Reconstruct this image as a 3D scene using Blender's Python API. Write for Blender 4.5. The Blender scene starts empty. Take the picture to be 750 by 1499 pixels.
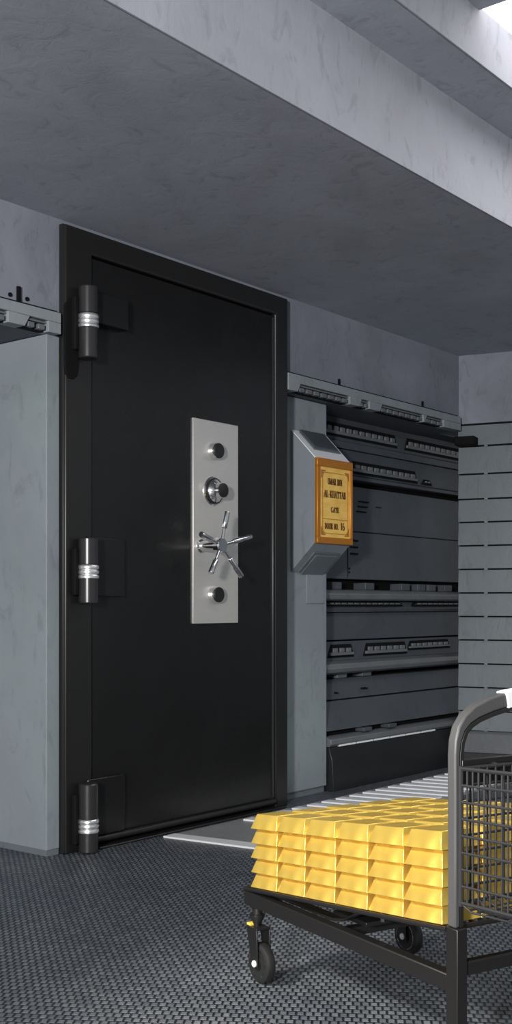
import bpy, math, random
from mathutils import Vector, Matrix
random.seed(7)
C = bpy.context.scene.collection
PI = math.pi

# ------------------------------------------------------------------ materials
def mat(name, base=(.5,.5,.5), rough=.5, metal=0.0, spec=.5, coat=0.0, emit=None, estr=0.0):
    m = bpy.data.materials.new(name); m.use_nodes = True
    nt = m.node_tree; b = nt.nodes['Principled BSDF']
    b.inputs['Base Color'].default_value = (*base, 1)
    b.inputs['Roughness'].default_value = rough
    b.inputs['Metallic'].default_value = metal
    b.inputs['Specular IOR Level'].default_value = spec
    b.inputs['Coat Weight'].default_value = coat
    b.inputs['Coat Roughness'].default_value = .08
    if emit:
        b.inputs['Emission Color'].default_value = (*emit, 1)
        b.inputs['Emission Strength'].default_value = estr
    return m, nt, b

def N(nt, t, **kw):
    n = nt.nodes.new(t)
    for k, v in kw.items():
        if k in n.inputs.keys() if hasattr(n.inputs, 'keys') else False: n.inputs[k].default_value = v
        else: setattr(n, k, v)
    return n

def noise_chain(nt, scale, detail=6, rough=.6, stretch=(1,1,1), dist=0.0):
    tc = nt.nodes.new('ShaderNodeTexCoord'); mp = nt.nodes.new('ShaderNodeMapping')
    mp.inputs['Scale'].default_value = stretch
    nt.links.new(tc.outputs['Object'], mp.inputs['Vector'])
    n = nt.nodes.new('ShaderNodeTexNoise')
    n.inputs['Scale'].default_value = scale; n.inputs['Detail'].default_value = detail
    n.inputs['Roughness'].default_value = rough; n.inputs['Distortion'].default_value = dist
    nt.links.new(mp.outputs['Vector'], n.inputs['Vector'])
    return n

def ramp(nt, src, stops):
    r = nt.nodes.new('ShaderNodeValToRGB'); cr = r.color_ramp
    while len(cr.elements) < len(stops): cr.elements.new(.5)
    for e, (p, c) in zip(cr.elements, stops): e.position = p; e.color = (*c, 1)
    nt.links.new(src, r.inputs['Fac']); return r

def bump(nt, b, src, strength, dist=.01):
    n = nt.nodes.new('ShaderNodeBump'); n.inputs['Strength'].default_value = strength; n.inputs['Distance'].default_value = dist
    nt.links.new(src, n.inputs['Height']); nt.links.new(n.outputs['Normal'], b.inputs['Normal']); return n

def mul(c, k): return tuple(x*k for x in c)

def concrete(name, c, rough=.7, tint=(.0,.0,.0), amp=.22, scale=2.2, spec=.35):
    m, nt, b = mat(name, c, rough, spec=spec)
    n1 = noise_chain(nt, scale, 8, .62, dist=.4)
    r1 = ramp(nt, n1.outputs['Fac'], [(.3, mul(c, 1-amp)), (.5, c), (.72, mul(c, 1+amp))])
    # small trowel marks, light flecks and dark pits
    n2 = noise_chain(nt, scale*7, 5, .7, (1, 1, .45), 1.2)
    r2 = ramp(nt, n2.outputs['Fac'], [(.34, (.78,.78,.78)), (.45, (1,1,1)), (.66, (1,1,1)), (.76, (1.22,1.22,1.2))])
    mx = nt.nodes.new('ShaderNodeMix'); mx.data_type = 'RGBA'; mx.blend_type = 'MULTIPLY'; mx.inputs[0].default_value = .8
    nt.links.new(r1.outputs['Color'], mx.inputs[6]); nt.links.new(r2.outputs['Color'], mx.inputs[7])
    # greenish / bluish stains
    n3 = noise_chain(nt, 1.3, 3, .5, dist=.8)
    r3 = ramp(nt, n3.outputs['Fac'], [(.38, (1.0,1.0,1.0)), (.62, (1+tint[0],1+tint[1],1+tint[2]))])
    m2 = nt.nodes.new('ShaderNodeMix'); m2.data_type = 'RGBA'; m2.blend_type = 'MULTIPLY'; m2.inputs[0].default_value = 1
    nt.links.new(mx.outputs[2], m2.inputs[6]); nt.links.new(r3.outputs['Color'], m2.inputs[7])
    nt.links.new(m2.outputs[2], b.inputs['Base Color'])
    bump(nt, b, n2.outputs['Fac'], .22, .006)
    return m

CW   = concrete('upper wall concrete', (.22,.232,.275), tint=(-.02,.0,.03))
CC   = concrete('ceiling concrete', (.33,.355,.415), amp=.16, scale=1.6)
CL   = concrete('ceiling step concrete', (.36,.37,.425), amp=.12, scale=1.8)
CP   = concrete('pillar concrete', (.225,.255,.285), tint=(.0,.05,-.03), amp=.12, scale=1.4)
CF   = concrete('ledge painted concrete', (.25,.28,.30), amp=.10, scale=3)
SID  = concrete('grey siding', (.135,.158,.175), rough=.45, amp=.14, scale=1.8, spec=.5)
REC  = concrete('recess cladding', (.063,.072,.084), rough=.5, amp=.16, scale=3, spec=.5)
RECL = concrete('recess ridge metal', (.13,.14,.15), rough=.38, amp=.12, scale=5, spec=.6)
SOF  = concrete('soffit shade tone', (.085,.092,.110), rough=.6, amp=.12, scale=3)  # darker than the ledge face: shade under the ledge put into the colour
DRK  = concrete('plinth dark coating', (.011,.012,.014), rough=.42, amp=.3, scale=3, spec=.5)
BLK, *_ = mat('shadow gap black', (.006,.006,.007), .8, spec=.15)
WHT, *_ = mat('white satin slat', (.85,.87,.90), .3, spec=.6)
PLT  = concrete('walkway light grey', (.27,.275,.285), rough=.4, amp=.12, scale=4, spec=.5)
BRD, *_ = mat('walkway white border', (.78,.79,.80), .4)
LIT, *_ = mat('skylight diffuser', (1,1,1), .5, emit=(1,.98,.96), estr=3.2)

def door_paint():
    m, nt, b = mat('black gloss door paint', (.008,.008,.008), .26, spec=.45, coat=.0)
    n = noise_chain(nt, 90, 3, .5); bump(nt, b, n.outputs['Fac'], .02, .001)
    n2 = noise_chain(nt, 3, 4, .6); r = ramp(nt, n2.outputs['Fac'], [(.3, (.20,.20,.20)), (.7, (.34,.34,.34))])
    nt.links.new(r.outputs['Color'], b.inputs['Roughness']); return m
DOOR = door_paint()
FRM, nt, b = mat('black satin frame paint', (.012,.012,.012), .36, spec=.45)
n = noise_chain(nt, 70, 3, .5); bump(nt, b, n.outputs['Fac'], .06, .002)
HNG, nt, b = mat('hinge black enamel', (.022,.022,.023), .28, spec=.6)
n = noise_chain(nt, 60, 3, .5); bump(nt, b, n.outputs['Fac'], .05, .002)
CHR, *_ = mat('polished chrome', (.82,.82,.83), .12, 1.0)
CHR3, *_ = mat('satin chrome ring', (.95,.95,.95), .30, .9)
CHR2, *_ = mat('knob rubber black', (.010,.010,.010), .5)
def brushed(name, c, rough, st=(1,1,60)):
    m, nt, b = mat(name, c, rough, .6)
    n = noise_chain(nt, 14, 4, .6, st)
    r = ramp(nt, n.outputs['Fac'], [(.25, mul(c,.9)), (.75, mul(c,1.08))]); nt.links.new(r.outputs['Color'], b.inputs['Base Color'])
    bump(nt, b, n.outputs['Fac'], .06, .002); return m
STL = brushed('brushed steel', (.72,.70,.67), .38)
def gold():
    m, nt, b = mat('polished gold', (1.0,.69,.135), .30, .70, spec=.7)
    n = noise_chain(nt, 9, 1, .5); bump(nt, b, n.outputs['Fac'], .9, .045); return m
GLD = gold()
def floor_mat():
    m, nt, b = mat('woven tread floor', (.05,.06,.07), .42, spec=.6)
    tc = nt.nodes.new('ShaderNodeTexCoord'); mp = nt.nodes.new('ShaderNodeMapping')
    mp.inputs['Rotation'].default_value = (0, 0, math.radians(6))
    nt.links.new(tc.outputs['Object'], mp.inputs['Vector'])
    br = nt.nodes.new('ShaderNodeTexBrick')
    br.inputs['Scale'].default_value = 1.0
    br.inputs['Brick Width'].default_value = .0200; br.inputs['Row Height'].default_value = .0270
    br.inputs['Mortar Size'].default_value = .0046; br.inputs['Mortar Smooth'].default_value = 1.0
    br.offset = .5
    br.inputs['Color1'].default_value = (.095,.106,.125,1); br.inputs['Color2'].default_value = (.155,.168,.19,1)
    br.inputs['Mortar'].default_value = (.012,.014,.017,1)
    nt.links.new(mp.outputs['Vector'], br.inputs['Vector'])
    n = noise_chain(nt, 2.0, 5, .6); r = ramp(nt, n.outputs['Fac'], [(.3, (.75,.78,.84)), (.7, (1.2,1.2,1.15))])
    mx = nt.nodes.new('ShaderNodeMix'); mx.data_type = 'RGBA'; mx.blend_type = 'MULTIPLY'; mx.inputs[0].default_value = 1
    nt.links.new(br.outputs['Color'], mx.inputs[6]); nt.links.new(r.outputs['Color'], mx.inputs[7])
    nt.links.new(mx.outputs[2], b.inputs['Base Color'])
    inv = nt.nodes.new('ShaderNodeMath'); inv.operation = 'SUBTRACT'; inv.inputs[0].default_value = 1
    nt.links.new(br.outputs['Fac'], inv.inputs[1])
    # every tread tile is a tilted pad: a wave of the same pitch leans it
    n2 = noise_chain(nt, 160, 2, .5)
    ad = nt.nodes.new('ShaderNodeMath'); ad.operation = 'MULTIPLY_ADD'; ad.inputs[1].default_value = .35
    nt.links.new(n2.outputs['Fac'], ad.inputs[0]); nt.links.new(inv.outputs[0], ad.inputs[2])
    bump(nt, b, ad.outputs[0], .9, .006)
    return m
FLR = floor_mat()
BLM, nt, b = mat('black powder coated steel', (.009,.0085,.0085), .38, spec=.55)
n = noise_chain(nt, 120, 2, .5); bump(nt, b, n.outputs['Fac'], .05, .001)
GRM, *_ = mat('dark grey handle coating', (.062,.062,.063), .45)
WIR, *_ = mat('dark wire coating', (.022,.022,.024), .4)
TYR, *_ = mat('black rubber tyre', (.012,.012,.012), .5)
LBL, *_ = mat('white label', (.80,.79,.82), .5)
PLG, nt, b = mat('sign gold face', (.95,.56,.10), .42, .15, spec=.5)
n = noise_chain(nt, 12, 3, .5, (1,1,3)); r = ramp(nt, n.outputs['Fac'], [(.3, (.86,.50,.09)), (.7, (1.0,.68,.18))]); nt.links.new(r.outputs['Color'], b.inputs['Base Color'])
PLF, *_ = mat('sign amber frame', (.50,.19,.018), .35, .35)
INK, *_ = mat('sign brown ink', (.10,.035,.008), .6)
ORN, *_ = mat('sign ornament brown', (.38,.17,.03), .6)
PNL, *_ = mat('slate insert', (.065,.078,.088), .4)
CAP, *_ = mat('housing lit top grey', (.78,.79,.81), .5)  # far paler than the housing body: light from above put into the colour
YEL, *_ = mat('yellow lever', (.75,.50,.08), .4)

# ------------------------------------------------------------------ mesh building
ORG = {}
class MB:
    def __init__(s): s.v = []; s.f = []
    def add(s, vs, fs):
        k = len(s.v); s.v += [tuple(v) for v in vs]; s.f += [tuple(i+k for i in f) for f in fs]; return s
    def box(s, x0, x1, y0, y1, z0, z1):
        x0,x1 = min(x0,x1),max(x0,x1); y0,y1 = min(y0,y1),max(y0,y1); z0,z1 = min(z0,z1),max(z0,z1)
        return s.add([(x0,y0,z0),(x1,y0,z0),(x1,y1,z0),(x0,y1,z0),(x0,y0,z1),(x1,y0,z1),(x1,y1,z1),(x0,y1,z1)],
                     [(0,3,2,1),(4,5,6,7),(0,1,5,4),(1,2,6,5),(2,3,7,6),(3,0,4,7)])
    def loft(s, rings, cap=True, close=True):
        n = len(rings[0]); vs = [p for r in rings for p in r]; fs = []
        for i in range(len(rings)-1):
            for j in range(n if close else n-1):
                a = i*n+j; b = i*n+(j+1) % n; fs.append((a, b, b+n, a+n))
        if cap: fs.append(tuple(range(n-1,-1,-1))); fs.append(tuple(range((len(rings)-1)*n, len(rings)*n)))
        return s.add(vs, fs)
    def tube(s, pts, r, seg=10):
        pts = [Vector(p) for p in pts]; rings = []; up = None
        for i, p in enumerate(pts):
            t = (pts[min(i+1,len(pts)-1)] - pts[max(i-1,0)]).normalized()
            if up is None: up = Vector((0,0,1)) if abs(t.z) < .9 else Vector((1,0,0))
            a = t.cross(up).normalized(); b2 = a.cross(t).normalized(); up = b2
            rr = r[i] if isinstance(r, (list,tuple)) else r
            rings.append([tuple(p + a*math.cos(q)*rr + b2*math.sin(q)*rr) for q in [2*PI*k/seg for k in range(seg)]])
        return s.loft(rings)
    def bar(s, pts, ws, hs, side):   # rectangular bar; side = fixed direction for the hs dimension
        pts = [Vector(p) for p in pts]; rings = []; side = Vector(side).normalized()
        for i, p in enumerate(pts):
            t = (pts[min(i+1,len(pts)-1)] - pts[max(i-1,0)]).normalized()
            a = t.cross(side).normalized(); w = (ws[i] if isinstance(ws, list) else ws)/2; h = (hs[i] if isinstance(hs, list) else hs)/2
            rings.append([tuple(p+a*w+side*h), tuple(p-a*w+side*h), tuple(p-a*w-side*h), tuple(p+a*w-side*h)])
        return s.loft(rings)
    def lathe(s, o, ax, prof, seg=24):   # prof: (distance along axis, radius)
        o = Vector(o); ax = Vector(ax).normalized(); u = ax.orthogonal().normalized(); w = ax.cross(u)
        rings = [[tuple(o + ax*h + (u*math.cos(q)+w*math.sin(q))*r) for q in [2*PI*k/seg for k in range(seg)]] for h, r in prof]
        return s.loft(rings)
    def prism_u(s, prof, u0, u1):      # prof of (y,z), extruded along x
        return s.loft([[(u0, y, z) for y, z in prof], [(u1, y, z) for y, z in prof]])
    def build(s, name, m, parent=None, origin=None, bev=0, smooth=35, seg=2):
        me = bpy.data.meshes.new(name)
        if origin is None: origin = ORG.get(parent.name, (0,0,0)) if parent else (0,0,0)
        ox, oy, oz = origin
        me.from_pydata([(x-ox, y-oy, z-oz) for x, y, z in s.v], [], s.f)
        me.validate(); 
        import bmesh
        bm = bmesh.new(); bm.from_mesh(me); bmesh.ops.recalc_face_normals(bm, faces=bm.faces); bm.to_mesh(me); bm.free()
        me.materials.append(m)
        for p in me.polygons: p.use_smooth = True
        me.set_sharp_from_angle(angle=math.radians(smooth))
        o = bpy.data.objects.new(name, me); C.objects.link(o)
        if parent: o.parent = parent
        ORG[o.name] = origin
        if bev:
            bv = o.modifiers.new('bevel', 'BEVEL'); bv.width = bev; bv.segments = seg; bv.limit_method = 'ANGLE'; bv.angle_limit = math.radians(40)
        return o

def tag(o, label=None, cat=None, group=None, kind=None):
    for k, v in (('label', label), ('category', cat), ('group', group), ('kind', kind)):
        if v: o[k] = v
    return o

# wall frame: x runs along the left wall (away from the camera), y into the wall, z up
A = math.atan2(.7797488, .6260924)
P0 = Vector((-.737, 4.4, 0)); WM = Matrix.Translation(P0) @ Matrix.Rotation(A, 4, 'Z')
def on_wall(o, x=0, y=0, z=0):
    p = WM @ Vector((x, y, z)); o.location = p; o.rotation_euler = (0, 0, A); return o
def wthing(name, label, cat, x, y, z=0, group=None):
    e = bpy.data.objects.new(name, None); C.objects.link(e); e.empty_display_size = .1
    on_wall(e, x, y, z); return tag(e, label, cat, group)
def wstruct(name, mb, m, parent=None, **kw):
    o = mb.build(name, m, parent, **kw)
    if not parent: on_wall(o); tag(o, kind='structure')
    return o

# ------------------------------------------------------------------ room shell
CZ = 2.427
f = MB().box(-7, 7, -7, 7, -.06, 0).build('floor', FLR); f.location = (0, 4, 0); f.rotation_euler = (0, 0, 0); tag(f, kind='structure')

# upper wall, pulled slightly in front of the recess
wstruct('wall_left', MB().box(-2.2, .026, .04, .60, 2.066, 2.80).box(1.414, 3.165, .04, .60, 2.066, 2.80).box(.026, 1.414, .04, .60, 2.34, 2.80), CW)
wb = wstruct('wall_left_backing', MB().box(-2.2, 4.2, .62, .70, 0, 2.80), REC)

ceil = wstruct('ceiling', MB().box(-3.2, 5.2, .5, -1.264, CZ, 3.2), CC)
wstruct('step_fascia', MB().box(-3.2, 5.2, -1.262, -1.270, CZ, 2.768), CL, ceil)
wstruct('middle_soffit', MB().box(-3.2, 5.2, -1.266, -1.4705, 2.768, 3.2), CC, ceil)
wstruct('upper_fascia', MB().box(-3.2, 5.2, -1.4685, -1.4765, 2.768, 3.2), CL, ceil)
wstruct('high_soffit', MB().box(-3.2, .535, -1.474, -2.5, 2.944, 3.2), CC, ceil)
sk = wstruct('window_1', MB().box(.535, 3.6, -1.476, -2.5, 2.955, 2.98), LIT)
tag(sk, kind='structure')

# back wall with horizontal siding; starts at the corner (3.219, .08) and runs towards +n, 14 degrees off square
bx0, by0 = 3.146, .04
ang = math.atan2(-.968, .249)
BE = WM @ Vector((bx0, by0, 0))
bw = MB().box(0, 4.6, 0, .12, 2.022, 3.2).build('wall_back', CW)
bw.location = BE; bw.rotation_euler = (0, 0, A+ang); tag(bw, kind='structure')
g = MB().box(0.004, 4.6, .02, .12, 0, 2.03).build('gap_backing', BLK, bw)
zs = [2.014, 1.887, 1.723, 1.576, 1.44, 1.302, 1.163, 1.024, .885, .747, .607, .468, .330, .212]
sd = MB()
for i in range(len(zs)-1):
    z1, z0 = zs[i], zs[i+1]
    y = -.006 if i else -.012
    sd.add([(0,y+.004,z1-.005),(4.6,y+.004,z1-.005),(4.6,y-.006,z0+.004),(0,y-.006,z0+.004),(0,.03,z1-.005),(4.6,.03,z1-.005),(4.6,.03,z0+.004),(0,.03,z0+.004)],
           [(0,1,2,3),(7,6,5,4),(0,4,5,1),(3,2,6,7),(0,3,7,4),(1,5,6,2)])
    # little joint clips along the seams
sd.build('siding', SID, bw)
cl = MB()
for i, z in enumerate(zs[1:]): cl.box(.155, .175, -.0125, 0, z-.006, z+.006)
cl.build('seam_clip', RECL, bw)
MB().box(0, 4.6, -.05, .03, 0, .085).build('plinth_foot', DRK, bw)
MB().prism_u([(-.03,.085),(.03,.085),(.03,.212),(-.02,.212),(-.04,.200)], 0, 4.6).build('plinth_panel', RECL, bw, bev=.004)

# ledge (fascia) over the recess: front face, soffit, cutouts with slats
def ledge(x0, x1, slots, name, posts, parent=None):
    y0, zt, zb, zs_ = .0, 2.056, 1.975, 2.016
    m = MB()
    # face above the slots and pieces between them
    m.box(x0, x1, y0, .62, zs_, zt)
    xs = x0
    for a, b_ in slots:
        m.loft([[(xs, y0, zb), (a-.012, y0, zb), (a+.012, y0, zs_), (xs, y0, zs_)], [(xs, y0+.06, zb), (a-.012, y0+.06, zb), (a+.012, y0+.06, zs_), (xs, y0+.06, zs_)]])
        xs = b_
    m.box(xs, x1, y0, y0+.06, zb, zs_)
    o = m.build(name, CF, parent, bev=.002)
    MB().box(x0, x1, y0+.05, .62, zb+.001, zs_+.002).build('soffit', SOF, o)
    if not parent: on_wall(o); tag(o, kind='structure')
    for a, b_ in slots:
        t = MB(); t.box(a-.01, b_+.004, y0+.028, y0+.052, zb+.0005, zs_+.001); t.build('slot_recess', BLK, o)
        k = MB(); k.box(a, b_, y0+.010, y0+.03, zs_-.012, zs_-.004); nn_ = max(2, int((b_-a)/.055)); st = (b_-a)/nn_
        for q in range(nn_): k.box(a+q*st+.006, a+(q+1)*st-.014, y0+.004, y0+.03, zb+.004, zs_-.018)
        k.build('slot_slats', RECL, o, bev=.0015)
    ms = MB()
    ms.box(x0, x1, .022, .06, zt, 2.067); ms.build('shadow_joint', BLK, o)
    pb = MB(); sb = MB()
    for p in posts:
        pb.box(p-(.007 if p < 1 else .004), p+(.007 if p < 1 else .004), .030, .042, 2.06, 2.125 if p < 1 else 2.10)
        if p < 1:
            for q in (-.075, .085): sb.lathe((p+q*.5, .043, 2.088), (0,-1,0), [(0,.009),(.008,.008)], 10)
    pb.build('joint_bracket', BLK, o)
    if sb.v: sb.build('bolt', BLK, o)
    return o
L1 = ledge(-2.2, -.002, [(-.86,-.68), (-.56,-.40), (-.35,-.255), (-.165,-.065)], 'trim_1', [-.178])
L2 = ledge(1.424, 3.10, [(1.512,1.943), (2.043,2.126), (2.238,2.673), (2.70,2.90)], 'trim_2', [1.895, 2.72])
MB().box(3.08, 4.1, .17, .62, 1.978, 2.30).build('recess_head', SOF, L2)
# end bracket where the ledge meets the back wall
e = MB().box(0, .12, -.11, -.012, 1.885, 1.935).add([], [])
eo = e.build('ledge_end_bracket', BLK, bw, bev=.006)

# stepped cladding of the recess (side profile drawn in y,z)
tr = wstruct('trim_3', MB().prism_u([(.36,1.985),(.30,1.985),(.30,1.945),(.26,1.935),(.26,1.845),(.235,1.838),(.235,1.80),(.62,1.80),(.62,1.985)], 1.886, 4.1), REC, bev=.003)
def tp(name, prof, m, x0=1.886, x1=4.1, bev=.003):
    return MB().prism_u(prof, x0, x1).build(name, m, tr, bev=bev)
tp('cladding_panel', [(.62,1.796),(.24,1.796),(.225,1.735),(.225,1.662),(.20,1.650),(.20,1.632),(.62,1.632)], REC)
tp('undercut', [(.62,1.632),(.30,1.632),(.30,1.602),(.62,1.602)], BLK)
tp('main_panel', [(.62,1.602),(.24,1.602),(.232,1.093),(.62,1.093)], REC)
tp('undercut', [(.62,1.093),(.30,1.093),(.30,1.025),(.62,1.025)], BLK)
tp('ridge', [(.62,1.034),(.20,1.034),(.165,1.026),(.15,1.010),(.155,.985),(.17,.975),(.62,.975)], RECL)
tp('lower_band', [(.62,.972),(.22,.972),(.21,.93),(.19,.915),(.62,.915)], REC)
tp('middle_panel', [(.62,.912),(.22,.912),(.22,.765),(.62,.765)], REC)
tp('undercut_slot', [(.62,.765),(.26,.765),(.26,.757),(.62,.757)], BLK)
tp('vent_band', [(.62,.757),(.205,.757),(.205,.655),(.62,.655)], REC)
tp('ridge', [(.62,.655),(.175,.655),(.14,.642),(.13,.62),(.14,.60),(.165,.588),(.62,.588)], RECL)
tp('undercut', [(.62,.588),(.27,.588),(.27,.56),(.62,.56)], BLK)
tp('low_panel', [(.62,.56),(.20,.56),(.17,.455),(.62,.455)], REC)
tp('seam', [(.62,.455),(.20,.455),(.20,.448),(.62,.448)], BLK)
tp('skirt_panel', [(.62,.448),(.165,.448),(.12,.335),(.10,.305),(.62,.305)], REC)
tp('undercut', [(.62,.305),(.14,.305),(.14,.275),(.62,.275)], BLK)
tp('ridge', [(.62,.275),(.105,.275),(.08,.262),(.075,.24),(.09,.225),(.62,.225)], RECL)
tp('plinth', [(.62,.225),(.09,.222),(.07,.16),(.06,.0),(.62,.0)], DRK, x0=1.885)
# white strip modelled for the highlight along the plinth top
st = MB()
for k in range(6): st.box(1.97+k*.165, 1.97+k*.165+.15, -.012+.095, .115, .2225, .232)
st.build('highlight_strip', WHT, tr)

def louver(x0, x1, y, z0, z1, n=None, plate=True):
    n = n or max(2, int((x1-x0)/.06))
    MB().loft([[(x0-.03,y,z0),(x1+.03,y,z0),(x1,y,z1),(x0,y,z1)], [(x0-.03,y+.03,z0),(x1+.03,y+.03,z0),(x1,y+.03,z1),(x0,y+.03,z1)]]).build('louver_opening', BLK, tr)
    k = MB(); s_ = (x1-x0)/n
    k.box(x0-.015, x1+.015, y-.012, y+.02, z0+.012, z0+.40*(z1-z0))
    for q in range(n): k.box(x0+q*s_+.012, x0+(q+1)*s_-.012, y-.010, y+.02, z0+.40*(z1-z0), z0+.72*(z1-z0))
    k.build('louver_slats', RECL, tr, bev=.002)
louver(2.02, 2.78, .256, 1.862, 1.935)
louver(2.92, 3.75, .256, 1.862, 1.935)
louver(1.80, 2.13, .221, 1.668, 1.738)
louver(2.30, 2.95, .221, 1.668, 1.738)
louver(3.05, 3.12, .221, 1.668, 1.70)
louver(2.02, 2.74, .196, .945, .971)
louver(2.92, 3.60, .196, .945, .971)
louver(2.06, 2.25, .201, .672, .742)
louver(2.40, 2.80, .201, .672, .742)
louver(2.86, 3.30, .201, .690, .745)
for x in (2.10, 2.42, 2.80, 2.98, 3.10, 3.30):
    MB().box(x, x+.09, .22, .31, 1.035, 1.075).build('clamp_block', REC, tr, bev=.004)
for x in (2.12, 2.36): MB().box(x, x+.09, .20, .28, .562, .586).build('clamp_block', RECL, tr, bev=.003)
for x in (2.20, 2.45): MB().box(x, x+.08, .085, .15, .279, .300).build('clamp_block', REC, tr, bev=.003)
dt = MB()
for i in range(3):
    dt.box(2.38-i*.012, 2.40-i*.012, .229, .24, 1.520-i*.028, 1.526-i*.028); dt.box(2.41-i*.012, 2.47-i*.012, .229, .24, 1.520-i*.028, 1.526-i*.028)
    dt.box(2.29, 2.305, .228, .24, 1.300-i*.036, 1.309-i*.036); dt.box(2.312, 2.36, .228, .24, 1.300-i*.036, 1.309-i*.036)
dt.box(2.55, 2.60, .229, .24, 1.500, 1.504)
dt.box(1.9, 4.0, .2325, .245, 1.352, 1.357)
dt.box(2.262, 2.266, .2305, .245, 1.10, 1.35)
for z in (1.10+.03, 1.15, 1.375): dt.lathe((2.275, .232, z), (0,-1,0), [(0,.006),(.004,.005)], 8)
for x, z in ((2.05,.49),(2.30,.50),(2.33,.50),(2.10,.33),(2.14,.33),(2.4,.34)): dt.lathe((x, .17, z), (0,-1,0), [(0,.006),(.02,.005)], 8)
dt.build('slot_marks', BLK, tr)

# walkway panel along the wall; light stripes on the floor built as white bars
wp = wthing('walkway_panel', 'light grey floor walkway panel with white bars for light stripes and a white border beside the recess', 'floor panel', .5, -.3)
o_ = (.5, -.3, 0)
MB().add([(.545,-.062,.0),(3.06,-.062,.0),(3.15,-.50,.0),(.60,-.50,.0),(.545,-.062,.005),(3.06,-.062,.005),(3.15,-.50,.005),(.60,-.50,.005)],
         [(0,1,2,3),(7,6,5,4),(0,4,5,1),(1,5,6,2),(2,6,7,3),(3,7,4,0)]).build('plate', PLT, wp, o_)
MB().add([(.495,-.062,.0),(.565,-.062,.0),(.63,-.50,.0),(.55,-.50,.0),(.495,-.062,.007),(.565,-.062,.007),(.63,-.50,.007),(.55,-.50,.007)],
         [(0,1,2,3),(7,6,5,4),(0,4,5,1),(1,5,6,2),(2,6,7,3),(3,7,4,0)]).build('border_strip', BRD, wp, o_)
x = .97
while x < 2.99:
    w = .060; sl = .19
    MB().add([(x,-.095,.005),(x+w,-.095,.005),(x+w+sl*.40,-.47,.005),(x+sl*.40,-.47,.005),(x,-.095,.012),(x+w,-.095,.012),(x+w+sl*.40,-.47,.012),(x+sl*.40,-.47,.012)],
             [(0,1,2,3),(7,6,5,4),(0,4,5,1),(1,5,6,2),(2,6,7,3),(3,7,4,0)]).build('stripe', WHT, wp, o_)
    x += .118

# ------------------------------------------------------------------ pillars
p1 = MB().box(-.049, .017, .03, .60, .022, 1.974).build('concrete_pillar', CP, bev=.004)
on_wall(p1); tag(p1, 'pale blue-grey concrete pillar to the left of the black vault door', 'pillar', 'concrete pillars')
MB().box(-.045, .015, .034, .60, 0, .022).build('base_strip', SID, p1)
p2 = MB().box(1.424, 1.878, .10, .60, .03, 1.974).build('concrete_pillar', CP, bev=.004)
on_wall(p2); tag(p2, 'pale blue-grey concrete pillar right of the vault door, carrying the sign housing', 'pillar', 'concrete pillars')
MB().box(1.424, 1.868, .11, .60, 0, .03).build('base_strip', SID, p2)

# sign housing: prism with slanted top and bottom
hx0, hx1 = 1.572, 1.876
hp = [(.10,1.81),(-.045,1.662),(-.045,1.252),(.10,1.112)]
hs = wthing('sign_housing', 'grey wedge-shaped wall housing with slanted top and bottom on the right pillar', 'housing', 1.72, .10, 1.112)
ho = (1.72, .10, 1.112)
MB().prism_u(hp, hx0, hx1).build('body', CP, hs, ho, bev=.002)
def slab(a, b_, x0, x1, i0, i1, off, th, name, m):   # plate on the slanted face between profile points a,b
    a = Vector((0, *a)); b_ = Vector((0, *b_)); t = b_-a; nrm = Vector((0, t.z, -t.y)).normalized()
    if nrm.y > 0: nrm = -nrm
    p = a+t*i0; q = a+t*i1; vs = []
    for h in (off-th, off):
        for (xx, pp) in ((x0,p),(x1,p),(x1,q),(x0,q)): v = pp+nrm*h; vs.append((xx, v.y, v.z))
    return MB().add(vs, [(0,1,2,3),(7,6,5,4),(0,4,5,1),(1,5,6,2),(2,6,7,3),(3,7,4,0)]).build(name, m, hs, ho, bev=.002)
slab(hp[0], hp[1], hx0+.004, hx1, .0, 1.0, .004, .006, 'lit_top_face', CAP)
slab(hp[0], hp[1], hx0+.05, hx1-.025, .06, .70, .010, .010, 'top_insert_rim', SID)
slab(hp[0], hp[1], hx0+.066, hx1-.036, .0, .62, .014, .010, 'top_insert', PNL)
slab(hp[2], hp[3], hx0+.05, hx1-.03, .28, .96, .008, .010, 'bottom_insert_rim', RECL)
slab(hp[2], hp[3], hx0+.075, hx1-.042, .36, 1.0, .012, .010, 'bottom_insert', SID)
fl_ = MB().box(1.70, 1.852, .094, .101, .96, 1.105).build('lower_cover', CP, p2, bev=.001)

# ------------------------------------------------------------------ gold sign
sy = -.0455
sg = wthing('wall_sign', 'framed gold sign reading UMAR BIN AL-KHATTAB GATE DOOR NO. 16 on the grey wall housing', 'sign', 1.724, sy, 1.252)
so = (1.724, sy, 1.252)
X0, X1, Z0, Z1 = 1.572, 1.876, 1.250, 1.664
fr = MB(); t_ = .026
fr.box(X0,X1,sy-.018,sy,Z0,Z0+.032); fr.box(X0,X1,sy-.018,sy,Z1-.040,Z1); fr.box(X0,X0+.024,sy-.018,sy,Z0+.032,Z1-.04); fr.box(X1-.018,X1,sy-.018,sy,Z0+.032,Z1-.04)
fr.build('frame', PLF, sg, so, bev=.003)
MB().box(X0+.02,X1-.014,sy-.010,sy-.002,Z0+.028,Z1-.036).build('plate', PLG, sg, so)
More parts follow.
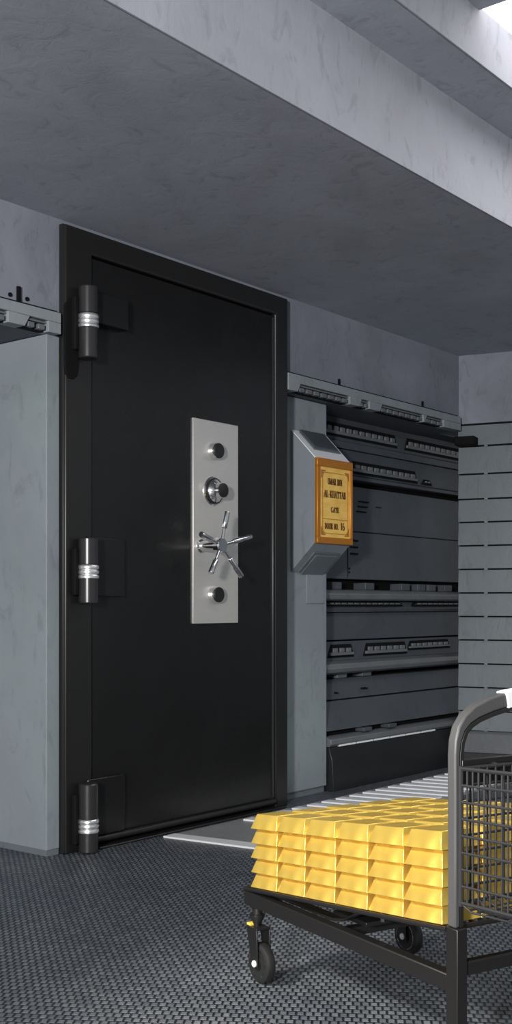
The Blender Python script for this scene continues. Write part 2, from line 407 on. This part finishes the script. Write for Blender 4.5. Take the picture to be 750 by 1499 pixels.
# inner border with notched corners
ib = MB(); bx0_, bx1_, bz0, bz1 = X0+.05, X1-.038, Z0+.052, Z1-.066; c = .020; yb = sy-.0115
pth = [(bx0_+c,bz0),(bx1_-c,bz0),(bx1_-c*.3,bz0+c*.3),(bx1_,bz0+c),(bx1_,bz1-c),(bx1_-c*.3,bz1-c*.3),(bx1_-c,bz1),(bx0_+c,bz1),(bx0_+c*.3,bz1-c*.3),(bx0_,bz1-c),(bx0_,bz0+c),(bx0_+c*.3,bz0+c*.3),(bx0_+c,bz0)]
for (a0,b0),(a1,b1) in zip(pth[:-1], pth[1:]): ib.bar([(a0,yb,b0),(a1,yb,b1)], .002, .003, (0,1,0))
ib.bar([(bx0_,yb,1.372),(bx1_,yb,1.372)], .0022, .003, (0,1,0))
ib.build('border_line', ORN, sg, so)
for cx, cz, sx, sz in ((bx0_-.012,bz0-.010,1,1),(bx1_+.010,bz0-.010,-1,1),(bx0_-.012,bz1+.010,1,-1),(bx1_+.010,bz1+.010,-1,-1)):
    orn = MB(); pts = [(0,0),(.038,0),(.030,.007),(.020,.008),(.016,.016),(.009,.020),(.007,.032),(0,.042)]
    vs = [(cx+sx*a, sy-.0105, cz+sz*b_) for a, b_ in pts]; orn.loft([vs, [(x_, sy-.0125, z_) for x_, _, z_ in vs]])
    orn.build('corner_ornament', ORN, sg, so)

# serif capitals built from strokes: (x0,y0,x1,y1,width) in a cell 0..w x 0..1
TH, TN = .20, .07
def S(x): return [(x-.16,0.02,x+.16,.02,.05), (x-.16,.98,x+.16,.98,.05)]
def V(x, w=TH): return [(x,0,x,1,w)] + S(x)
def arc(cx, cy, rx, ry, a0, a1, w, n=8):
    p = [(cx+rx*math.cos(math.radians(a0+(a1-a0)*i/n)), cy+ry*math.sin(math.radians(a0+(a1-a0)*i/n))) for i in range(n+1)]
    return [(p[i][0],p[i][1],p[i+1][0],p[i+1][1],w) for i in range(n)]
G = {
 'U': (.80, [(.15,1,.15,.3,TH),(.65,1,.65,.3,TN)]+arc(.40,.3,.25,.27,180,360,.12)+[(0,.98,.3,.98,.05),(.5,.98,.8,.98,.05)]),
 'M': (1.0, [(.12,0,.12,1,TN),(.85,0,.85,1,TH),(.14,1,.48,.05,TH*.8),(.48,.05,.84,1,TN)]+[(0,.02,.25,.02,.05),(.70,.02,1,.02,.05)]),
 'A': (.86, [(.10,0,.42,1,TN),(.42,1,.74,0,TH),(.2,.35,.62,.35,TN),(0,.02,.24,.02,.05),(.58,.02,.88,.02,.05)]),
 'R': (.82, V(.17)+arc(.32,.74,.28,.25,90,-90,.13)+[(.17,.98,.34,.98,.06),(.17,.5,.34,.5,.06),(.38,.5,.68,0,TH*.8),(.6,.02,.84,.02,.05)]),
 'B': (.76, V(.17)+arc(.32,.75,.24,.23,90,-90,.13)+arc(.34,.26,.28,.25,90,-90,.14)+[(.17,.98,.34,.98,.06),(.17,.5,.34,.5,.06),(.17,.02,.34,.02,.06)]),
 'I': (.42, V(.20)),
 'N': (.86, [(.14,0,.14,1,TN),(.14,1,.70,.02,TH*.9),(.70,0,.70,1,TN),(0,.02,.28,.02,.05),(.0,.98,.22,.98,.05),(.56,.98,.86,.98,.05)]),
 'L': (.70, V(.17)+[(.17,.03,.62,.03,.07),(.62,0,.62,.26,.06)]),
 'K': (.82, V(.17)+[(.25,.42,.66,.98,TN),(.36,.58,.70,.02,TH*.8),(.55,.98,.80,.98,.05),(.56,.02,.86,.02,.05)]),
 'H': (.86, V(.17)+V(.68)+[(.17,.5,.68,.5,TN)]),
 'T': (.74, [(.37,0,.37,1,TH),(.2,.02,.54,.02,.05),(.02,.97,.72,.97,.07),(.04,.98,.04,.74,.06),(.70,.98,.70,.74,.06)]),
 'G': (.80, arc(.42,.5,.34,.48,50,310,.13,14)+[(.66,.42,.66,.12,.16),(.5,.42,.78,.42,.05)]),
 'E': (.70, V(.17)+[(.17,.98,.60,.98,.06),(.17,.5,.48,.5,.06),(.17,.02,.60,.02,.06),(.60,1,.60,.76,.06),(.60,0,.60,.26,.06),(.48,.4,.48,.6,.05)]),
 'D': (.82, V(.17)+arc(.32,.5,.36,.48,90,-90,.14,10)+[(.17,.98,.34,.98,.06),(.17,.02,.34,.02,.06)]),
 'O': (.86, arc(.42,.5,.33,.48,0,360,.14,16)),
 'C': (.78, arc(.42,.5,.33,.48,45,315,.13,14)+[(.66,.98,.66,.70,.05)]),
 '-': (.45, [(.08,.45,.40,.45,.11)]), '.': (.30, [(.14,0,.14,.13,.14)]), ' ': (.40, []),
 '1': (.50, [(.26,0,.26,1,TH),(.1,.02,.42,.02,.05),(.08,.82,.26,.97,.07)]),
 '6': (.66, arc(.32,.28,.24,.27,0,360,.12,12)+arc(.45,.40,.38,.58,100,190,.12,6)),
}
def text_line(s_, cx, zc, h, width, m=INK):
    tot = sum(G[c_][0]+.06 for c_ in s_); k = width/tot; xx = cx-width/2; mb = MB()
    for c_ in s_:
        w_, st_ = G[c_]
        for a0,b0,a1,b1,wd in st_:
            p = Vector((xx+a0*k, zc-h/2+b0*h)); q = Vector((xx+a1*k, zc-h/2+b1*h)); t = (q-p)
            if t.length < 1e-6: continue
            t.normalize(); nx = Vector((-t.y, t.x))
            # stroke width follows the condensed letter
            wx = wd*k/2*1.05; wz = wd*h/2*.75
            off = Vector((nx.x*wx, nx.y*wz)); e2 = t*(.0006)
            c4 = [p-off-e2, q-off+e2, q+off+e2, p+off-e2]
            mb.loft([[(v.x, sy-.010, v.y) for v in c4], [(v.x, sy-.0125, v.y) for v in c4]])
        xx += (w_+.06)*k
    mb.build('lettering', m, sg, so)
mx_ = (X0+X1)/2+.004
text_line('UMAR BIN', mx_, 1.556, .030, .125)
text_line('AL-KHATTAB', mx_, 1.494, .034, .188)
text_line('GATE', mx_, 1.418, .026, .070)
text_line('DOOR NO.', mx_-.027, 1.337, .028, .118)
text_line('16', mx_+.067, 1.340, .036, .038)

# ------------------------------------------------------------------ vault door and frame
fw = wthing('door_frame', 'wide black steel frame around the vault door', 'door frame', .71, 0)
fo = (.71, 0, 0)
d0, d1, dzt, dzb = .165, 1.322, 2.306, .030
fm = MB()
yb_ = .038
fp = [(.020,0),(d0-.006,0),(d0-.006,dzt+.008),(d1+.006,dzt+.008),(d1+.006,0),(1.42,0),(1.42,2.403),(.020,2.403)]
fm.loft([[(a, 0, b_) for a, b_ in fp], [(a, yb_, b_) for a, b_ in fp]])
fm.build('frame', FRM, fw, fo, bev=.008)
MB().box(.018, .026, .012, .036, 0, 2.405).build('side_flange', FRM, fw, fo, bev=.003)
# threshold: rounded lip over a dark plate
MB().box(d0, d1+.04, -.035, .09, 0, .010).build('threshold', FRM, fw, fo, bev=.004)

vd = wthing('vault_door', 'tall black steel vault door with hinges on its left and a steel lock plate', 'door', .74, .012)
vo = (.74, .012, 0)
leaf = MB().box(d0, d1, .012, .09, dzb, dzt).build('door_leaf', DOOR, vd, vo, bev=.004)
lip = MB()
lip.tube([(d0+.01,-.002,.034),(d1-.01,-.002,.034)], .014, 12)
lip.build('bottom_lip', FRM, vd, vo)
el = MB(); el.box(d1-.012, d1-.002, .004, .02, .05, dzt-.01); el.build('edge_strip', HNG, vd, vo, bev=.003)

def hinge(zc, hh, arm, top_hinge=False, low=False):
    """three knuckle hinge; zc = height of the chrome rings, hh = (below, above)"""
    hxc, hy, r = .100, -.040, .038
    root = MB().lathe((hxc, hy, zc-hh[0]), (0,0,1), [(0,r*.92),(.004,r),(hh[0]-.030,r),(hh[0]-.030,r*.9),(hh[0]-.028,r*.9)], 28).build('hinge', HNG, vd, vo)
    tag(root, {0:'topmost hinge, with a chrome ringed barrel',1:'middle hinge, with a chrome ringed barrel',2:'lowest hinge, with a chrome ringed barrel'}[0 if top_hinge else 2 if low else 1])
    MB().lathe((hxc, hy, zc+.022), (0,0,1), [(0,r),(hh[1]-.026,r),(hh[1]-.022,r*.92)], 28).build('upper_barrel', HNG, root)
    rg = MB().lathe((hxc, hy, zc-.034), (0,0,1), [(0,r*.95),(.002,r*1.06),(.010,r*1.09),(.014,r*1.04),(.015,r*.90),(.018,r*.90),(.019,r*1.04),(.026,r*1.09),(.032,r*1.04),(.033,r*.90),(.036,r*.90),(.037,r*1.04),(.044,r*1.09),(.051,r*1.04),(.054,r*.95)], 28)
    rg.build('chrome_ring', CHR3, root)
    pl = MB()
    pl.box(.045, .068, -.026, -.001, zc-hh[0]+.03, zc+hh[1]-.04)
    pl.build('frame_plate', BLK, root, bev=.006)
    am = MB(); z0, z1 = arm
    if top_hinge: am.box(.125, .325, -.034, .012, z0, z1)
    else: am.box(.125, .325, -.012, .012, z0, z1)
    am.build('door_bracket', DOOR, root, bev=.004)
    return root
hinge(2.045, (.150,.125), (2.045,2.165), True)
hinge(1.085, (.128,.122), (.985,1.215))
hinge(.112, (.108,.155), (.050,.275), low=True)
# rounded pocket plate behind the top hinge
pk = MB(); zz = [(.012,1.86),(.018,1.83),(.034,1.815),(.060,1.815),(.076,1.83),(.082,1.86),(.082,2.10),(.070,2.125),(.030,2.115),(.012,2.09)]
pk.loft([[(a,-.006,b_) for a,b_ in zz], [(a,.004,b_) for a,b_ in zz]]); pk.build('pocket_plate', BLK, fw, fo, bev=.002)

# lock plate and fittings
px0, px1, pz0, pz1 = .752, 1.054, .871, 1.757
lp = MB().box(px0, px1, .004, .014, pz0, pz1).build('lock_plate', STL, vd, vo, bev=.0015)
tag(lp, 'tall brushed steel lock plate')
def knob(z, name='knob'):
    k = MB().lathe((.885, .006, z), (0,-1,0), [(0,.034),(.004,.038),(.028,.036),(.032,.034)], 28).build(name, CHR, lp)
    MB().lathe((.885, -.022, z), (0,-1,0), [(0,.033),(.008,.033),(.010,.031)], 28).build('knob_face', CHR2, lp)
knob(1.625); knob(.996)
MB().lathe((.880, .006, 1.450), (0,-1,0), [(0,.064),(.006,.064),(.010,.060)], 36).build('dial_rim', CHR, lp)
MB().lathe((.880, -.004, 1.450), (0,-1,0), [(0,.0565),(.006,.0565)], 36).build('dial_gap', CHR2, lp)
MB().lathe((.880, -.006, 1.450), (0,-1,0), [(0,.050),(.008,.050),(.026,.036),(.034,.034),(.048,.032)], 32).build('combination_dial', CHR, lp)
MB().lathe((.880, -.050, 1.450), (0,-1,0), [(0,.031),(.010,.031),(.012,.028)], 32).build('dial_face', CHR2, lp)
# tick marks around the dial
tk = MB()
for k in range(24):
    q = 2*PI*k/24; tk.bar([(.880+.040*math.cos(q), -.022, 1.450+.040*math.sin(q)), (.880+.047*math.cos(q), -.0165, 1.450+.047*math.sin(q))], .0016, .001, (0,1,0))
tk.build('dial_ticks', CHR2, lp)
# five spoke handle
hub = Vector((.802, -.110, 1.206))
hd = MB().lathe((hub.x, .006, hub.z), (0,-1,0), [(0,.030),(.006,.030),(.012,.022),(.090,.022),(.095,.033),(.122,.033),(.128,.028)], 28).build('handle_hub', CHR, lp)
tips = [(.830,1.350,-.120),(.990,1.252,-.120),(.926,1.076,-.120),(.724,1.086,-.120),(.656,1.246,-.125)]
for tx, tz, ty in tips:
    t = Vector((tx, ty, tz)); v = (t-hub); L = v.length; v.normalize(); s0 = hub+v*.022
    MB().lathe(s0, v, [(0,.0075),(.050,.0075),(.053,.011),(.056,.0125),(L-.024,.0125),(L-.021,.011)], 16).build('spoke', CHR, lp)

# ------------------------------------------------------------------ trolley
CA = math.atan2(-.8564, .5163)
CO = Vector((-.0312, 2.95, 0))
CM = Matrix.Translation(CO) @ Matrix.Rotation(CA, 4, 'Z')
def at_cart(o, p=(0,0,0)): o.location = CM @ Vector(p); o.rotation_euler = (0,0,CA); return o
trl = bpy.data.objects.new('gold_trolley', None); C.objects.link(trl); at_cart(trl)
tag(trl, 'black steel trolley with a wire deck carrying the stacked gold bars', 'trolley')
LX, LY = .7825, .54; TI = .105
def dz(x): return .2275 + TI*x      # the sloping deck
# chassis
MB().box(0, LX+.004, 0, .028, .190, .2255).build('side_rail', BLM, trl, bev=.003)
MB().box(0, LX+.004, LY-.028, LY, .190, .2255).build('side_rail', BLM, trl, bev=.003)
MB().box(0, .026, .026, LY-.026, .192, .2245).build('end_rail', BLM, trl, bev=.003)
MB().box(LX+.006, LX+.026, .018, LY-.018, .222, .250).build('end_rail', BLM, trl, bev=.003)
MB().box(.36, .385, .026, LY-.026, .192, .212).build('cross_member', BLM, trl, bev=.002)
# casters
def caster(x, y, swing):
    c_ = MB().lathe((x, y, .192), (0,0,-1), [(0,.013),(.022,.013),(.024,.020),(.028,.020),(.050,.009),(.056,.009)], 20).build('caster', BLM, trl)
    a = Vector((math.cos(swing), math.sin(swing), 0)); s_ = Vector((-a.y, a.x, 0))
    wc = Vector((x, y, .0515))+a*.022
    fk = MB()
    for sg_ in (-1, 1):
        o1 = s_*(.019*sg_); 
        P = [Vector((x,y,.134))-a*.018, Vector((x,y,.134))+a*.030, wc+a*.014-Vector((0,0,.008)), wc-a*.014-Vector((0,0,.008))]
        fk.loft([[tuple(p+o1-s_*.002) for p in P], [tuple(p+o1+s_*.002) for p in P]])
    P = [Vector((x,y,.134))-a*.018-s_*.021, Vector((x,y,.134))+a*.030-s_*.021, Vector((x,y,.134))+a*.030+s_*.021, Vector((x,y,.134))-a*.018+s_*.021]
    fk.loft([[tuple(p) for p in P], [tuple(p+Vector((0,0,.005))) for p in P]])
    fk.build('fork', BLM, c_, bev=.001)
    r = .0508
    MB().lathe(wc-s_*.0135, s_, [(0,.030),(0,r-.008),(.003,r-.002),(.008,r),(.019,r),(.024,r-.002),(.027,r-.008),(.027,.030)], 36).build('tyre', TYR, c_)
    MB().lathe(wc-s_*.012, s_, [(0,.012),(0,.033),(-.0015,.034),(-.0015,.0365),(.001,.0375),(.022,.0375),(.0255,.0365),(.0255,.034),(.024,.033),(.024,.012)], 36).build('wheel_rim', CHR, c_)
    MB().lathe(wc-s_*.016, s_, [(0,.018),(.032,.018)], 24).build('wheel_hub', BLM, c_)
    for sg_ in (-1, 1): MB().lathe(wc+s_*(.020*sg_), s_*sg_, [(0,.0085),(.004,.0085),(.006,.006)], 20).build('axle_cap', WHT, c_)
    MB().box(x-.022, x-.004, y-.018, y-.002, .1395, .1455).build('brake_lever', YEL, c_, bev=.001)
for x, y, sw in ((.030,.022,.0),(.030,.490,.0)): caster(x, y, sw)
# legs at the handle end, on levelling feet
for y in (.0, LY-.026):
    MB().box(LX, LX+.034, y, y+.026, .112, .318).build('leg', BLM, trl, bev=.002)
    MB().lathe((LX+.017, y+.013, 0), (0,0,1), [(0,.030),(.006,.030),(.012,.010),(.108,.010),(.108,.022),(.114,.022)], 20).build('levelling_foot', BLM, trl)
# sloping wire deck
dk = MB(); r_ = .004
ring = [(.0,.003),(LX,.003),(LX,LY-.003),(.0,LY-.003),(.0,.003)]
for (a0,b0),(a1,b1) in zip(ring[:-1], ring[1:]): dk.tube([(a0,b0,dz(a0)+.002),(a1,b1,dz(a1)+.002)], .0055, 8)
deck = dk.build('deck_rim', BLM, trl)
wd_ = MB()
y = .02
while y < LY-.01: wd_.tube([(.0,y,dz(0)+.004),(LX,y,dz(LX)+.004)], .0022, 6); y += .0235
x = .03
while x < LX: wd_.tube([(x,.003,dz(x)-.001),(x,LY-.003,dz(x)-.001)], .0028, 6); x += .06
wd_.build('deck_wire', BLM, trl)
for y in (.05, LY-.05): 
    sp = MB(); sp.bar([(.08,y,.2255),(.34,y,.224),(.38,y,.232),(.46,y,dz(.46)-.006),(.50,y,dz(.5)-.006)], .006, .03, (0,1,0)); sp.build('deck_spring', BLM, trl, bev=.001)
MB().box(.31, .44, .06, LY-.06, .226, .236).build('deck_support', BLM, trl, bev=.002)
MB().bar([(.0,.50,.229),(.30,.30,.240),(.50,.06,.262)], .008, .02, (0,0,1)).build('deck_brace', BLM, trl)

# handle: light outer band and dark inner lining
hx = LX+.012
def arch(s):
    pts = [(0,.318),(0,.45),(0,.58),(0,.655),(.003,.682),(.012,.706),(.028,.724),(.052,.738),(.090,.750),(.135,.759),(.190,.765),(.257,.768)]
    return pts + [(s-a, b_) for a, b_ in pts[::-1][1:]]
S_ = LY-.022
pts = arch(S_); n_ = len(pts)
wid = []
for i in range(n_):
    k = min(i, n_-1-i); wid.append([.013,.013,.013,.014,.016,.019,.023,.027,.029,.029,.029,.029][k])
MB().bar([(hx, .010+a, b_) for a, b_ in pts], wid, .024, (1,0,0)).build('handle', GRM, trl, bev=.004)
inn = []
for i, (a, b_) in enumerate(pts):
    p = Vector((a, b_)); t = (Vector(pts[min(i+1,n_-1)])-Vector(pts[max(i-1,0)])).normalized(); q = p+Vector((t.y,-t.x))*(wid[i]/2+.005); inn.append(q)
MB().bar([(hx+.0, .010+q.x, q.y) for q in inn], .009, .022, (1,0,0)).build('handle_lining', CHR2, trl, bev=.001)
gi = [p for p in arch(S_) if .125 < p[0] < S_-.125]
g_ = MB(); gp = [(.128,.7575)]+[p for p in gi if .13 < p[0]] + [(S_-.128,.7575)]
g_.bar([(hx, .010+a, b_) for a, b_ in gp], .034, .030, (1,0,0)); g_.build('handle_label', LBL, trl, bev=.002)
MB().box(LX+.010, LX+.024, .022, LY-.022, .592, .646).build('handle_crossbar', BLM, trl, bev=.002)

# wire basket hung outside the handle end
bk = bpy.data.objects.new('wire_basket', None); C.objects.link(bk); at_cart(bk, (LX+.036, .0, .36))
tag(bk, 'dark wire mesh basket hanging on the handle end of the trolley', 'basket')
bo = (LX+.036, 0, .36)
BX0, BX1, BY0, BY1 = LX+.040, LX+.200, .004, LY-.004; zb0, zb1, BT = .372, .632, .05
def bz(z, x): return z + BT*(x-BX0)
def panel_x(y, name):
    m = MB()
    for i in range(9):
        z = zb0+(zb1-zb0)*i/8; m.tube([(BX0,y,bz(z,BX0)),(BX1,y,bz(z,BX1))], .0028 if 0 < i < 8 else .004, 6)
    x = BX0
    while x < BX1+.001: m.tube([(x,y+.002,bz(zb0,x)-.004),(x,y+.002,bz(zb1,x)+.002)], .0022, 6); x += .016
    m.build(name, WIR, bk, bo)
def panel_y(x, name):
    m = MB()
    for i in range(9):
        z = zb0+(zb1-zb0)*i/8; m.tube([(x,BY0,bz(z,x)),(x,BY1,bz(z,x))], .0026 if 0 < i < 8 else .004, 6)
    y = BY0
    while y < BY1+.001: m.tube([(x+.002,y,bz(zb0,x)-.004),(x+.002,y,bz(zb1,x)+.002)], .0022, 6); y += .022
    m.build(name, WIR, bk, bo)
panel_x(BY0, 'side_panel'); panel_x(BY1, 'side_panel'); panel_y(BX0, 'inner_panel'); panel_y(BX1, 'outer_panel')
for x in (BX0, BX1):
    for y in (BY0, BY1): MB().tube([(x,y,bz(zb0,x)-.006),(x,y,bz(zb1,x)+.005)], .005, 8).build('corner_rod', WIR, bk, bo)
m = MB()
y = BY0
while y < BY1+.001:
    m.tube([(BX0,y,bz(zb0,BX0)),(BX0+.03,y,zb0-.012),(BX1-.03,y,zb0-.006),(BX1,y,bz(zb0,BX1))], .0022, 6); y += .022
for k in range(6): x = BX0+.02+k*.024; m.tube([(x,BY0,zb0-.010),(x,BY1,zb0-.010)], .0022, 6)
m.build('bottom_mesh', WIR, bk, bo)
for y in (.10, LY-.10): MB().tube([(BX0,y,zb1),(LX+.034,y,zb1+.002),(LX+.024,y,zb1+.002)], .003, 8).build('hook', WIR, bk, bo)

# ------------------------------------------------------------------ gold bars
PX, PY, PZ = .1237, .1065, .0368
def bar_mesh():
    a, b_, h = .1222/2, .104/2, PZ-.0006; ta, tb = a-.0122, b_-.0145
    m = MB().loft([[(-a,-b_,0),(a,-b_,0),(a,b_,0),(-a,b_,0)], [(-ta,-tb,h),(ta,-tb,h),(ta,tb,h),(-ta,tb,h)]])
    return m
first = bar_mesh().build('gold_bar', GLD, bev=.0014)
ordn = ['bottom','second','third','fourth','top']; rown = ['front','second','third','fourth','rear']
coln = ['at the far left end','second from the left','third from the left','third from the handle','second from the handle','nearest the handle']
dx_ = .0008
for k in range(5):
    for j in range(5):
        for i in range(6):
            o = first if (i, j, k) == (0,0,0) else first.copy()
            if o is not first: C.objects.link(o)
            x = .021 + PX*(i+.5) + random.uniform(-dx_,dx_); y = .006 + PY*(j+.5) + random.uniform(-dx_,dx_)
            x -= k*PZ*TI*.0
            sh = Matrix(((1,0,0,0),(0,1,0,0),(TI,0,1,0),(0,0,0,1)))
            p = CM @ Vector((x, y, dz(x)+.0072+k*PZ))
            # bars lie on the slope of the deck
            o.rotation_euler = (Matrix.Rotation(CA + random.uniform(-.006,.006), 4, 'Z') @ Matrix.Rotation(-math.atan(TI), 4, 'Y')).to_euler()
            o.location = p
            tag(o, 'gold bar in the %s layer of the stack, %s row, %s' % (ordn[k], rown[j], coln[i]), 'gold bar', 'gold bars stacked on the trolley')

# ------------------------------------------------------------------ lights, world, camera
def area(name, loc, target, size, power, col=(1,1,1), sy_=None):
    l = bpy.data.lights.new(name, 'AREA'); l.size = size; l.energy = power; l.color = col
    if sy_: l.shape = 'RECTANGLE'; l.size_y = sy_
    o = bpy.data.objects.new(name, l); C.objects.link(o); o.location = loc
    o.rotation_euler = (Vector(target)-Vector(loc)).to_track_quat('-Z','Y').to_euler(); return o
area('key_light', (-1.35, -1.9, 1.60), (.5, 5.5, 1.3), .40, 370, (1,.98,.96))  # unseen key light from behind left; no doorway is modelled
def spot(name, loc, target, power, ang_, rad, col, blend=.4):
    l = bpy.data.lights.new(name, 'SPOT'); l.energy = power; l.spot_size = math.radians(ang_); l.spot_blend = blend; l.shadow_soft_size = rad; l.color = col
    o = bpy.data.objects.new(name, l); C.objects.link(o); o.location = loc
    o.rotation_euler = (Vector(target)-Vector(loc)).to_track_quat('-Z','Y').to_euler()
spot('gold_fill_spot', (-1.9, 1.3, 2.3), (.35, 2.70, .34), 700, 30, .22, (1,.95,.86))  # added lamp without a fixture, brightens the gold stack
w = bpy.data.worlds.new('world'); bpy.context.scene.world = w; w.use_nodes = True
bg = w.node_tree.nodes['Background']; bg.inputs['Color'].default_value = (.90,.94,1.0,1); bg.inputs['Strength'].default_value = .36

cam = bpy.data.cameras.new('camera'); co = bpy.data.objects.new('camera', cam); C.objects.link(co)
co.location = (0, 0, .947); co.rotation_euler = (PI/2, 0, 0)
cam.sensor_fit = 'HORIZONTAL'; cam.sensor_width = 36; cam.lens = 36*1700/750; cam.shift_y = 137.5/750
sc = bpy.context.scene; sc.camera = co
sc.view_settings.view_transform = 'Standard'; sc.view_settings.look = 'None'; sc.view_settings.gamma = 1; sc.view_settings.exposure = 0
sc.view_settings.use_curve_mapping = False
